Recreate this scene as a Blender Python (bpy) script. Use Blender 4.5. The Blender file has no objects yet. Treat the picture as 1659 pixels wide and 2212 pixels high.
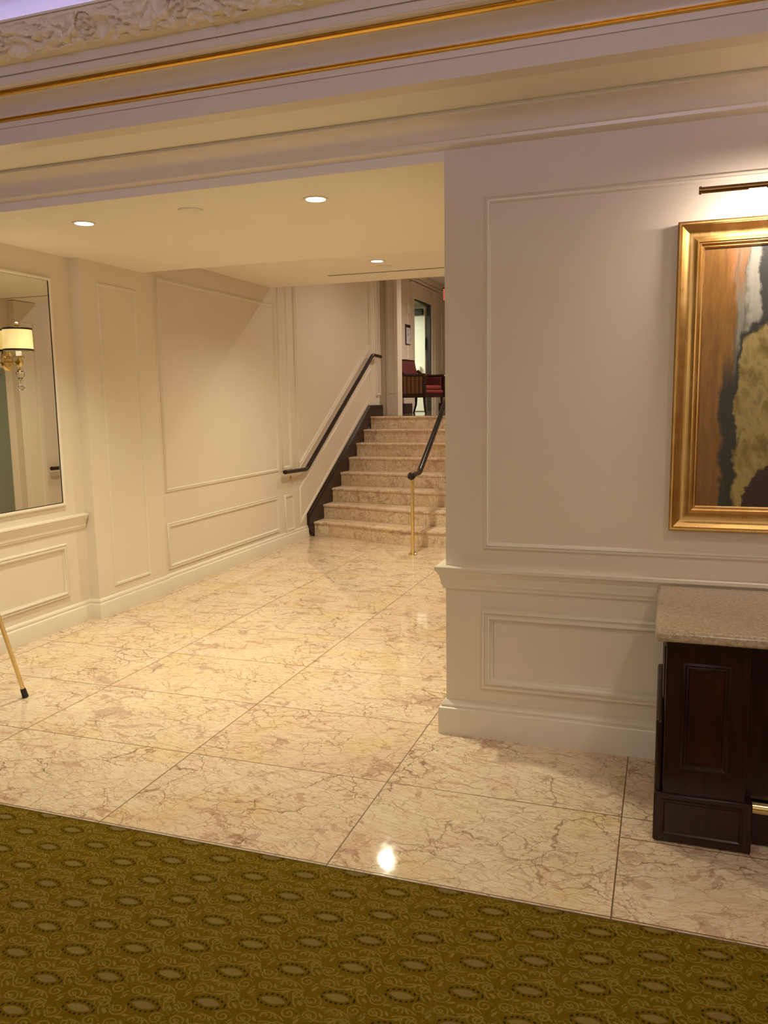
import bpy, bmesh, math, random
from mathutils import Vector, Matrix, noise
random.seed(7)
PI = math.pi
S = bpy.context.scene
COL = S.collection

# ------------------------------------------------------------------ camera
cam_d = bpy.data.cameras.new('camera'); cam = bpy.data.objects.new('camera', cam_d); COL.objects.link(cam)
PITCH, ROLL, YAW, FPX = 0.13567, -0.01488, 0.33571, 1743.2
c, s = math.cos, math.sin
fwd = Vector((-s(YAW)*c(PITCH), c(YAW)*c(PITCH), -s(PITCH)))
rgt = Vector((c(YAW), s(YAW), 0)); up = rgt.cross(fwd)
r2 = c(ROLL)*rgt + s(ROLL)*up; u2 = -s(ROLL)*rgt + c(ROLL)*up
M = Matrix((r2, u2, -fwd)).transposed().to_4x4(); M.translation = (0, 0, 1.6)
cam.matrix_world = M
cam_d.sensor_fit = 'HORIZONTAL'; cam_d.sensor_width = 36; cam_d.lens = 36*FPX/1659
cam_d.clip_start = 0.02; cam_d.clip_end = 100
S.camera = cam

# ------------------------------------------------------------------ world, lights, exposure
w = bpy.data.worlds.new('world'); S.world = w; w.use_nodes = True
w.node_tree.nodes['Background'].inputs[0].default_value = (1, .85, .68, 1)
w.node_tree.nodes['Background'].inputs[1].default_value = 0.02
S.view_settings.view_transform = 'Standard'; S.view_settings.look = 'None'
S.view_settings.gamma = 1; S.view_settings.use_curve_mapping = False
S.view_settings.exposure = 0.0

def aim(o, d):
    o.rotation_euler = Vector(d).to_track_quat('-Z', 'Y').to_euler()
def spot(name, loc, power, col, angle=130, blend=.7, d=(0, 0, -1), size=.04):
    l = bpy.data.lights.new(name, 'SPOT'); l.energy = power; l.color = col
    l.spot_size = math.radians(angle); l.spot_blend = blend; l.shadow_soft_size = size
    o = bpy.data.objects.new(name, l); COL.objects.link(o); o.location = loc; aim(o, d); return o
def area(name, loc, power, col, sx, sy, d=(0, 0, -1)):
    l = bpy.data.lights.new(name, 'AREA'); l.shape = 'RECTANGLE'; l.size = sx; l.size_y = sy
    l.energy = power; l.color = col
    o = bpy.data.objects.new(name, l); COL.objects.link(o); o.location = loc; aim(o, d); return o
WARM = (1, .945, .67); NEUT = (1, .86, .62); PINK = (1, .86, .68)
# passage downlights
spot('downlight_lamp', (-3.234, 4.055, 2.64), 138, WARM, 122, 1., size=.05)
spot('downlight_lamp', (-1.764, 4.055, 2.64), 150, WARM, 146, 1., size=.05)
spot('downlight_lamp', (-2.43, 6.88, 2.80), 182, WARM, 148, 1., size=.05)
# stairwell and upper hall ceiling lights
spot('stair_lamp', (-2.3, 9.35, 3.9), 95, PINK, 150, .8)
spot('hall_lamp', (-2.6, 13.2, 3.9), 230, PINK, 160, .8)
area('corridor_lamp', (-5.5, 14.6, 3.45), 60, (.93, 1, .78), .7, .7)
# unseen fill spots added under the lobby ceiling, no fixtures modelled
spot('lobby_fill', (-2.3, 0.6, 3.33), 62, NEUT, 155, .8, size=.12)
spot('lobby_fill', (0.9, 1.3, 3.33), 56, PINK, 155, .8, size=.12)
ch = bpy.data.lights.new('lobby_wall_fill', 'POINT'); ch.energy = 98; ch.color = (1, .95, .86); ch.shadow_soft_size = .3  # added fill light behind the camera, brightens the lobby wall; no real fitting
cho = bpy.data.objects.new('lobby_wall_fill', ch); COL.objects.link(cho); cho.location = (-0.3, -2.7, 2.35)
# violet LED coves of the tray ceiling
led = area('cove_led', (-2.0, 3.02, 3.185), 6.5, (.36, .36, 1), 7.5, .03, (0, 1, .45)); led.data.spread = math.radians(110)
led = area('cove_led', (-1.0, -2.6, 3.05), 4.2, (.52, .46, 1), 8, .06, (0, 1, .04)); led.data.spread = math.radians(24)

# ------------------------------------------------------------------ node helpers
class V:
    """socket wrapper so material formulas read like arithmetic"""
    def __init__(s, T, sock): s.T, s.k = T, sock
    def m(s, op, *a, clamp=False):
        n = s.T.nodes.new('ShaderNodeMath'); n.operation = op; n.use_clamp = clamp
        for i, x in enumerate((s,)+a):
            if isinstance(x, V): s.T.links.new(x.k, n.inputs[i])
            else: n.inputs[i].default_value = x
        return V(s.T, n.outputs[0])
    def __add__(s, o): return s.m('ADD', o)
    __radd__ = __add__
    def __sub__(s, o): return s.m('SUBTRACT', o)
    def __rsub__(s, o): return s.m('MULTIPLY', -1).m('ADD', o)
    def __mul__(s, o): return s.m('MULTIPLY', o)
    __rmul__ = __mul__
    def __truediv__(s, o): return s.m('DIVIDE', o)
    def lt(s, o): return s.m('LESS_THAN', o)
    def gt(s, o): return s.m('GREATER_THAN', o)
    def floor(s): return s.m('FLOOR')
    def frac(s): return s.m('FRACT')
    def abs(s): return s.m('ABSOLUTE')
    def sin(s): return s.m('SINE')
    def min(s, o): return s.m('MINIMUM', o)
    def max(s, o): return s.m('MAXIMUM', o)
    def sqrt(s): return s.m('SQRT')
    def ss(s, a, b, x=0., y=1.):
        n = s.T.nodes.new('ShaderNodeMapRange'); n.interpolation_type = 'SMOOTHSTEP'
        s.T.links.new(s.k, n.inputs[0])
        for i, q in zip((1, 2, 3, 4), (a, b, x, y)): n.inputs[i].default_value = q
        return V(s.T, n.outputs[0])
class Mat:
    def __init__(s, name, rough=.5, metal=0., spec=.5):
        s.m = bpy.data.materials.new(name); s.m.use_nodes = True; s.T = s.m.node_tree
        s.b = s.T.nodes['Principled BSDF']
        s.b.inputs['Roughness'].default_value = rough; s.b.inputs['Metallic'].default_value = metal
        s.b.inputs['Specular IOR Level'].default_value = spec
    def n(s, t): return s.T.nodes.new(t)
    def L(s, a, b): s.T.links.new(a.k if isinstance(a, V) else a, b)
    def pos(s):
        g = s.n('ShaderNodeTexCoord'); x = s.n('ShaderNodeSeparateXYZ'); s.L(g.outputs['Object'], x.inputs[0])
        return [V(s.T, o) for o in x.outputs]
    def vec(s, x, y, z=0.):
        n = s.n('ShaderNodeCombineXYZ')
        for i, q in enumerate((x, y, z)):
            if isinstance(q, V): s.L(q, n.inputs[i])
            else: n.inputs[i].default_value = q
        return n.outputs[0]
    def noise(s, vec, scale, detail=4, rough=.55, dist=0.):
        n = s.n('ShaderNodeTexNoise'); s.L(vec, n.inputs['Vector'])
        n.inputs['Scale'].default_value = scale; n.inputs['Detail'].default_value = detail
        n.inputs['Roughness'].default_value = rough; n.inputs['Distortion'].default_value = dist
        return V(s.T, n.outputs[0])
    def vor(s, vec, scale, feat='DISTANCE_TO_EDGE'):
        n = s.n('ShaderNodeTexVoronoi'); n.feature = feat; s.L(vec, n.inputs['Vector'])
        n.inputs['Scale'].default_value = scale
        return V(s.T, n.outputs['Distance'])
    def white(s, vec):
        n = s.n('ShaderNodeTexWhiteNoise'); n.noise_dimensions = '3D'; s.L(vec, n.inputs['Vector'])
        return V(s.T, n.outputs[0])
    def mix(s, fac, a, b):
        n = s.n('ShaderNodeMix'); n.data_type = 'RGBA'
        if isinstance(fac, V): s.L(fac, n.inputs[0])
        else: n.inputs[0].default_value = fac
        for i, q in ((6, a), (7, b)):
            if isinstance(q, tuple): n.inputs[i].default_value = q+(1,)
            else: s.L(q, n.inputs[i])
        return n.outputs[2]
    def col(s, c):
        if isinstance(c, tuple): s.b.inputs['Base Color'].default_value = c+(1,)
        else: s.L(c, s.b.inputs['Base Color'])
    def bump(s, h, strength=.2, dist=.002):
        n = s.n('ShaderNodeBump'); n.inputs['Strength'].default_value = strength
        n.inputs['Distance'].default_value = dist; s.L(h, n.inputs['Height']); s.L(n.outputs[0], s.b.inputs['Normal'])

def paint(name, colr, rough=.45, grain=220, bs=.06):
    m = Mat(name, rough); x, y, z = m.pos(); v = m.vec(x, y, z)
    n = m.noise(v, 3, 2); m.col(m.mix(n, tuple(q*.97 for q in colr), tuple(min(1, q*1.02) for q in colr)))
    m.bump(m.noise(v, grain, 2), bs, .001); return m.m
def metal(name, colr, rough, streak=True):
    m = Mat(name, rough, 1.); x, y, z = m.pos()
    n = m.noise(m.vec(x*.6, y*4, z*4), 12, 2)
    m.col(m.mix(n, tuple(q*.88 for q in colr), colr)); m.L(n.ss(0, 1, rough*.8, rough*1.25), m.b.inputs['Roughness']); return m.m
def plain(name, colr, rough=.5, spec=.5, emit=None, es=0.):
    m = Mat(name, rough, 0, spec); x, y, z = m.pos(); n = m.noise(m.vec(x, y, z), 40, 2)
    m.col(m.mix(n, tuple(q*.92 for q in colr), colr))
    if emit:
        m.b.inputs['Emission Color'].default_value = emit+(1,); m.b.inputs['Emission Strength'].default_value = es
    return m.m

def marble(name, tiles=True):
    m = Mat(name, .07, 0, .42); x, y, z = m.pos()
    K1 = .92 if tiles else .35
    if tiles:
        ix = ((x+2.03)/.958).floor(); iy = ((y-3.058)/.6435).floor()
        fx = ((x+2.03)/.958).frac(); fy = ((y-3.058)/.6435).frac()
        dx = (fx-.5).abs()*-1+.5; dy = (fy-.5).abs()*-1+.5
        d = (dx*.958).min(dy*.6435)
        extra = (y-2.905).abs() + x.lt(-.11)*1.
        d = d.min(extra)
        grout = d.ss(.0016, .0034, 1, 0)
    else:
        ix = ((x+.13)/.61).floor(); iy = (z/.1743).floor()
        fx = ((x+.13)/.61 + iy*.37).frac(); dx = (fx-.5).abs()*-1+.5
        grout = (dx*.61).ss(.0006, .002, 1, 0)
    rnd = m.white(m.vec(ix, iy, 1.)); rnd2 = m.white(m.vec(ix, iy, 5.))
    # tile-wise rotated, shifted coordinates
    px = x*(rnd2.gt(.5)*2-1.) + rnd*37.; py = y*(rnd.gt(.4)*2-1.)+rnd2*23.; pz = z*1.
    v0 = m.vec(px, py, pz)
    wx = m.noise(v0, 3.2, 5, .6); wy = m.noise(m.vec(py+9., px, pz), 3.2, 5, .6)
    f1 = m.noise(v0, 16, 4, .65); f2 = m.noise(m.vec(py, px+4., pz), 16, 4, .65)
    # sheared frame so the veins run diagonally
    qx = px + py*.75; qy = py - px*.35
    a = m.vec(qx + wx*.30 + f1*.07, qy*1.25 + wy*.30 + f2*.07, pz)
    b = m.vec(qx*1.3 + wx*.22 + f1*.085, qy*.85 + wy*.22 + f2*.085, pz+3.)
    cfine = m.vec(qx*.75 + wx*.2 + f1*.06, qy*1.6 + wy*.2 + f2*.06, pz+7.)
    e1 = m.vor(a, 3.0).ss(.000, .016, 1, 0)
    e2 = m.vor(b, 6.5).ss(.0, .026, 1, 0)
    e3 = m.vor(cfine, 15).ss(.0, .055, 1, 0)
    g1 = m.noise(v0, 2.3, 3).ss(.38, .62); g2 = m.noise(m.vec(py, px+13., pz), 3.4, 3).ss(.36, .62)
    cl = m.noise(m.vec(qx*.55+wx*.4, qy*1.7+wy*.4, pz), 4.5, 6, .62, .6)
    cl2 = m.noise(m.vec(qx*.8+11., qy*2.4+wx*.6, pz), 5.2, 7, .68, 1.2)
    cl3 = m.noise(m.vec(qx*.9+2., qy*1.7+wx*.8, pz+1.), 3.1, 7, .62, .8)
    str_ = m.noise(m.vec(qx*1.1+wx*.5, qy*7.+wy*1.2, pz), 9, 6, .7)
    str2 = m.noise(m.vec(qx*1.6+wx*.6+5., qy*11.+wy*1.6, pz), 14, 5, .7)
    base = m.mix(cl.ss(.32, .70), (.87, .73, .56), (.82, .64, .48))
    base = m.mix(rnd.ss(0, 1, 0, .35), base, (.86, .72, .50))
    base = m.mix(rnd2.ss(.45, 1, 0, .55), base, (.80, .58, .43))
    base = m.mix(m.noise(v0, 2.1, 4, .6).ss(.52, .68, 0, .60), base, (.82, .63, .30))
    base = m.mix(m.noise(m.vec(px+31., py, pz), 2.6, 4, .6).ss(.52, .68, 0, .5), base, (.76, .53, .37))
    base = m.mix(str_.ss(.45, .72, 0, .60), base, (.60, .36, .20))
    base = m.mix(str2.ss(.52, .66, 0, .55), base, (.47, .27, .15))
    base = m.mix(cl2.ss(.575, .615, 0, .62), base, (.52, .295, .215))
    base = m.mix(cl3.ss(.60, .63, 0, .55), base, (.48, .27, .21))
    base = m.mix(e3*(g1*.6+.3)*.74, base, (.42, .24, .12))
    base = m.mix(e2*(g2*.8+.12)*.80, base, (.34, .175, .09))
    base = m.mix(e1*(g1*.75+.15)*K1, base, (.20, .10, .055))
    base = m.mix(grout, base, (.16, .09, .045))
    m.col(base)
    m.L(m.noise(v0, 30, 3).ss(.3, .7, .04, .065) + grout*.4, m.b.inputs['Roughness'])
    if tiles: m.bump(m.noise(m.vec(x, y, z), 3.0, 2)*1. - grout*.3, .05, .002)
    return m.m

def carpet_mat():
    m = Mat('olive_gold_carpet', .95, 0, .03); X, Y, Z = m.pos()
    # staggered lattice: columns .1625 apart, rows .125, each column shifted half a row
    A, B = .1625, .1245
    jx = m.noise(m.vec(X, Y, 0.), 60, 2)*.006; jy = m.noise(m.vec(Y, X, 4.), 60, 2)*.006
    x = X+.632+A/2 + jx-.003; y = Y-2.02+B/2 + jy-.003
    ci = (x/A).floor(); u = (x/A).frac()*A - A/2
    odd = (ci*.5).frac()*2.
    yy = y + odd*(B/2); v = (yy/B).frac()*B - B/2; ri = (yy/B).floor()
    # small rotation of the lozenge
    uu = u*1. + v*.03; vv = v*1. - u*.03
    def leaf(hw, hh):   # vesica: two circle arcs
        R = (hw*hw+hh*hh)/(2*hh)
        d1 = (uu*uu + (vv+(R-hh))*(vv+(R-hh))).sqrt(); d2 = (uu*uu + (vv-(R-hh))*(vv-(R-hh))).sqrt()
        return d1.max(d2) - R       # <0 inside
    inner = leaf(.0355, .0130).ss(-.001, .0012, 1, 0)
    ring = leaf(.0515, .0215).abs()
    dots = (uu*(2*PI/.0150)).sin().gt(.1)
    dotm = ring.ss(.0024, .0038, 1, 0)*dots*(uu.abs().lt(.0505))
    clear = leaf(.055, .024).ss(.0, .002)            # no scrolls inside the lozenge
    # scrolls: partial rings of several sizes around shared centres, in both halves of the cell
    sc = None
    # volutes: archimedean spirals (centre, radius, pitch, turn, phase)
    vol = [(.050, .040, .027, .0150, 1, .10), (-.049, .041, .026, .0145, -1, .55), (.004, -.056, .022, .0135, 1, .3),
           (.060, -.030, .024, .0140, -1, .8), (-.060, -.034, .028, .0155, 1, .62)]
    for (ax, ay, R, p, sg, ph) in vol:
        dx = u-ax; dy = (v-ay)*1.15; r = (dx*dx+dy*dy).sqrt()
        t = dy.m('ARCTAN2', dx)*(sg/(2*PI)) - r*(1/p) + ph
        d = ((t.frac()-.5).abs()*-1+.5)*p
        q = d.ss(.0012, .0034, 1, 0)*r.ss(R-.002, R, 1, 0)*r.ss(.001, .003)
        sc = q if sc is None else sc.max(q)
    # long curved stems joining the volutes (centre, radius, from, to)
    for (ax, ay, R, t0, t1) in [(.030, -.010, .062, .55, 2.2), (-.020, .085, .055, -2.4, -.9), (-.035, -.002, .050, 2.3, 4.2), (.020, -.090, .048, .6, 2.3), (.085, .030, .036, 2.2, 4.3)]:
        dx = u-ax; dy = v-ay; r = (dx*dx+dy*dy).sqrt(); mid, half = (t0+t1)/2, (t1-t0)/2
        da = ((dy.m('ARCTAN2', dx)-mid+PI)/(2*PI)).frac()*(2*PI)-PI
        sc = sc.max((r-R).abs().ss(.0010, .0030, 1, 0)*da.abs().ss(half-.12, half, 1, 0))
    # small pointed leaves
    for (ax, ay, rot, a_, b_) in [(.018, .040, .7, .013, .0045), (-.018, .050, 2.3, .012, .004), (-.072, .012, 1.2, .013, .005), (.074, .012, -.6, .014, .005), (-.026, -.046, .3, .012, .0045), (.032, -.052, -.9, .011, .004)]:
        dx = u-ax; dy = v-ay; cr, sr = math.cos(rot), math.sin(rot)
        e = (dx*cr+dy*sr)*(1/a_); f = (dy*cr-dx*sr)*(1/b_)
        sc = sc.max((e*e+f*f).ss(.55, 1.25, 1, 0))
    vary = m.white(m.vec(ci, ri, 2.))
    lf = m.vor(m.vec(X*1.0+jx*2, Y*1.25, 0.), 34, 'F1').ss(.17, .26, 1, 0)*m.noise(m.vec(X, Y, 2.), 24, 2).ss(.50, .58)
    lf2 = m.noise(m.vec(X*.8, Y*1.3, 5.), 40, 2, .5, 2.0); lf2 = (lf2-.5).abs().ss(.012, .035, 1, 0)*m.noise(m.vec(X, Y, 9.), 16, 1).ss(.5, .6)
    sc = sc.max(lf*.6).max(lf2*.7)*clear
    # fine dotted trellis
    tr = (u.abs()-A/2+(Y*(2*PI/B)).sin()*.010).abs().ss(.0012, .0026, 1, 0)*((Y*(2*PI/.013)).sin().gt(.2))*.45
    tr2 = (vv-uu*.36).abs().ss(.0012, .0026, 1, 0)*((X*(2*PI/.0105)).sin().gt(.1))*clear*(uu.abs().gt(.055))*.6
    pile = m.noise(m.vec(X, Y, Z), 420, 2, .7); big = m.noise(m.vec(X, Y, Z), 1.3, 2)
    base = m.mix(big, (.150, .092, .0030), (.180, .112, .005))
    base = m.mix(sc*.82, base, (.290, .208, .046))
    base = m.mix(inner, base, m.mix(vary.gt(.5), (.255, .185, .052), (.240, .170, .058)))
    base = m.mix(tr.max(tr2), base, (.06, .03, .004))
    base = m.mix(dotm*.92, base, (.018, .017, .014))
    dk = m.n('ShaderNodeMix'); dk.data_type = 'RGBA'; dk.blend_type = 'MULTIPLY'; dk.inputs[0].default_value = 1.
    m.L(base, dk.inputs[6]); t = pile.ss(.2, .8, .70, 1.25); m.L(m.vec(t, t, t), dk.inputs[7])
    m.col(dk.outputs[2])
    m.bump(pile, .7, .004)
    return m.m

def wood_dark(name, c1, c2, rough=.28):
    m = Mat(name, rough, 0, .28); x, y, z = m.pos()
    n = m.noise(m.vec(x*9, y*9, z*.8), 6, 6, .6); m.col(m.mix(n.ss(.3, .7), c1, c2)); return m.m
def granite():
    m = Mat('beige_granite', .22); x, y, z = m.pos(); v = m.vec(x, y, z)
    b = m.mix(m.noise(v, 60, 4, .7).ss(.35, .65), (.40, .29, .19), (.55, .43, .31))
    b = m.mix(m.vor(v, 150, 'F1').ss(.12, .26, .75, 0), b, (.20, .12, .07))
    b = m.mix(m.noise(v, 140, 2).ss(.60, .68, 0, .8), b, (.74, .62, .48)); m.col(b)
    m.bump(m.noise(v, 300, 2), .12, .0006); return m.m
def stripes():
    m = Mat('striped_fabric', .85); x, y, z = m.pos()
    f = (x/.082).frac()
    gold = f.lt(.50); thin = (f-.24).abs().lt(.035)
    b = m.mix(gold, (.055, .008, .008), (.23, .12, .035)); b = m.mix(thin, b, (.06, .012, .006))
    b = m.mix((f-.75).abs().lt(.05), b, (.20, .10, .04))
    m.col(b); m.bump(m.noise(m.vec(x, y, z), 300, 2), .3, .001); return m.m
def fabric(name, a, b_):
    m = Mat(name, .8); x, y, z = m.pos(); v = m.vec(x, y, z)
    m.col(m.mix(m.noise(v, 12, 4), a, b_)); m.bump(m.noise(v, 350, 2), .3, .001); return m.m
def gilt():
    m = Mat('antique_gold_leaf', .32, 1.); x, y, z = m.pos()
    n = m.noise(m.vec(x, y, z), 9, 5, .65); n2 = m.noise(m.vec(x*30, y*30, z*2), 6, 3)
    b = m.mix(n.ss(.3, .7), (.56, .33, .105), (.66, .43, .17)); b = m.mix(n2.ss(.5, .75, 0, .45), b, (.36, .15, .035)); m.col(b)
    m.L(n.ss(.2, .8, .36, .50), m.b.inputs['Roughness']); return m.m
def canvas_mat():
    # loose oil painting: ochre ground, grey and black vertical strokes, pale coat shape
    m = Mat('oil_paint', .42); x, y, z = m.pos()          # x 0..1 across, z 0..1.05 up (local)
    v = m.vec(x, y, z)
    w1 = m.noise(m.vec(x*1.6, 0., z*1.2), 5, 5, .62)-.5; w2 = m.noise(m.vec(x*3, 2., z*2.2), 9, 4, .65)-.5
    st = m.noise(m.vec(x*9, 1., z*1.1), 5, 6, .7)                                    # vertical strokes
    xx = x + w1*.10 + w2*.035
    zz = z + w1*.14 + w2*.05
    b = m.mix(st.ss(.3, .7), (.20, .085, .007), (.33, .150, .015))
    b = m.mix(zz.ss(.45, 0, 0, .6), b, (.20, .075, .012))
    b = m.mix((xx-.13).ss(-.08, .06)*zz.ss(.72, .98)*st.ss(.42, .56, .2, 1.), b, (.50, .20, .09))    # rose blush
    grey = xx.ss(.116, .138)
    b = m.mix(grey*zz.ss(.30, .42), b, m.mix(st.ss(.38, .62), (.105, .10, .07), (.26, .25, .19)))
    b = m.mix(xx.ss(.165, .185)*zz.ss(.66, .80), b, m.mix(st, (.26, .25, .20), (.46, .43, .35)))
    b = m.mix((xx-.148).abs().ss(.004, .030, 1, 0)*zz.ss(.80, .95)*.8, b, (.36, .17, .06))
    b = m.mix(xx.ss(.205, .219)*zz.ss(.66, .76), b, (.040, .040, .036))                        # dark hanging at right
    dk = (xx+z*.012).ss(.080, .100)*((xx-.146).ss(-.006, .012, 1, 0))*zz.ss(.66, .48)
    b = m.mix(dk*st.ss(.30, .5, .8, 1), b, (.026, .025, .018))
    # coat
    edge = (z-.40).max(0.)*.06
    sh = (xx-edge).ss(.136, .150)*(zz-(x-.15)*.5).ss(.70, .67)
    fold = m.noise(m.vec(x*4+z*1.6, 3., z*2.2-x*1.4), 4.2, 5, .6, .4)
    cb = m.mix(fold.ss(.35, .66), (.21, .150, .028), (.44, .325, .105)); cb = m.mix(fold.ss(.54, .74, 0, .6), cb, (.085, .075, .03))
    cb = m.mix(fold.ss(.26, .42, .6, 0), cb, (.11, .085, .022))
    b = m.mix((xx-edge).ss(.122, .136)*(zz-(x-.15)*.5).ss(.73, .70), b, (.022, .02, .014))
    b = m.mix(sh, b, cb)
    low = ((x-.285)*(x-.285)*3. + (z+.03)*(z+.03) + w2*.035).ss(.036, .042, 1, 0)
    b = m.mix(low, b, m.mix(st, (.020, .008, .005), (.060, .020, .011)))
    b = m.mix(x.gt(.5)*(x-.62+w1*.3).ss(-.1, .15), b, (.30, .12, .02))
    m.col(b); m.bump(m.noise(m.vec(x*3, y, z), 60, 5, .7), .35, .002); return m.m
def shade_mat():
    m = Mat('lit_lamp_shade', .8); x, y, z = m.pos()
    m.col((.85, .70, .40)); e = m.mix(m.noise(m.vec(x, y, z), 14, 3).ss(.3, .7), (.88, .62, .20), (1, .76, .30))
    m.L(e, m.b.inputs['Emission Color']); m.b.inputs['Emission Strength'].default_value = .62; return m.m
def emit(name, colr, st):
    m = Mat(name, .5); x, y, z = m.pos(); n = m.noise(m.vec(x, y, z), 20, 1)
    m.L(m.mix(n, tuple(q*.97 for q in colr), colr), m.b.inputs['Emission Color']); m.col(colr); m.b.inputs['Emission Strength'].default_value = st; return m.m
def glassy(name, colr=(1, 1, 1)):
    m = Mat(name, .02); m.b.inputs['Transmission Weight'].default_value = 1; m.b.inputs['IOR'].default_value = 1.5; m.col(colr); return m.m

K = {}
K['wall'] = paint('cream_wall_paint', (.78, .68, .555))
K['trim'] = paint('cream_trim_paint', (.80, .71, .59), .32, 90, .02)
K['ceil'] = paint('ceiling_paint', (.90, .84, .72), .6, 150, .04)
K['paper'] = paint('wall_covering', (.76, .65, .545), .55, 500, .12)
K['plaster'] = paint('ornament_plaster', (.82, .71, .54), .6, 120, .1)
K['marble'] = marble('peach_marble_tiles'); K['step'] = marble('peach_marble_step', False)
K['hallfloor'] = plain('dark_polished_stone', (.30, .21, .14), .05)
K['carpet'] = carpet_mat()
K['bead'] = metal('gold_bead_leaf', (.80, .50, .11), .27)
K['gilt'] = gilt(); K['brass'] = metal('polished_brass', (.80, .63, .30), .16)
K['bronze'] = metal('bronze_bar', (.30, .17, .07), .3)
K['mahog'] = wood_dark('dark_mahogany', (.016, .0045, .0022), (.030, .009, .0042), .30)
K['mahog2'] = wood_dark('red_mahogany_panel', (.020, .0045, .002), (.036, .007, .003), .30)
K['rail'] = wood_dark('black_brown_rail', (.018, .010, .010), (.030, .018, .018), .2)
K['string'] = wood_dark('dark_brown_stringer', (.032, .016, .012), (.045, .024, .018), .35)
K['glassdoor'] = plain('grey_green_door', (.20, .22, .17), .25)
K['edge'] = plain('dark_edge_strip', (.20, .15, .10), .45)
K['granite'] = granite(); K['canvas'] = canvas_mat(); K['stripe'] = stripes()
K['red'] = fabric('dark_red_upholstery', (.13, .012, .010), (.20, .022, .016)); K['maroon'] = fabric('maroon_upholstery', (.07, .008, .008), (.10, .012, .011))
K['shade'] = shade_mat(); K['lens'] = emit('lamp_lens', (1, .93, .82), 6.); K['exit'] = emit('exit_red', (.80, .16, .10), .55)
K['white'] = paint('white_plastic', (.84, .80, .72), .4); K['black'] = plain('black_rubber', (.012, .011, .010), .5)
K['darkslot'] = plain('dark_slot', (.035, .015, .012), .8); K['band'] = plain('dark_brown_band', (.028, .010, .005), .6)
K['glass'] = glassy('crystal'); K['paperw'] = plain('notice_paper', (.72, .69, .70), .7); K['ink'] = plain('grey_ink', (.30, .27, .27), .8)
mm = Mat('mirror_silver', .015, 1.); mm.col((.80, .80, .74)); K['mirror'] = mm.m
K['green'] = paint('pale_corridor_paint', (.80, .80, .70), .5)
K['candle'] = emit('candle_sleeve', (1, .86, .58), .6)

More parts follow.
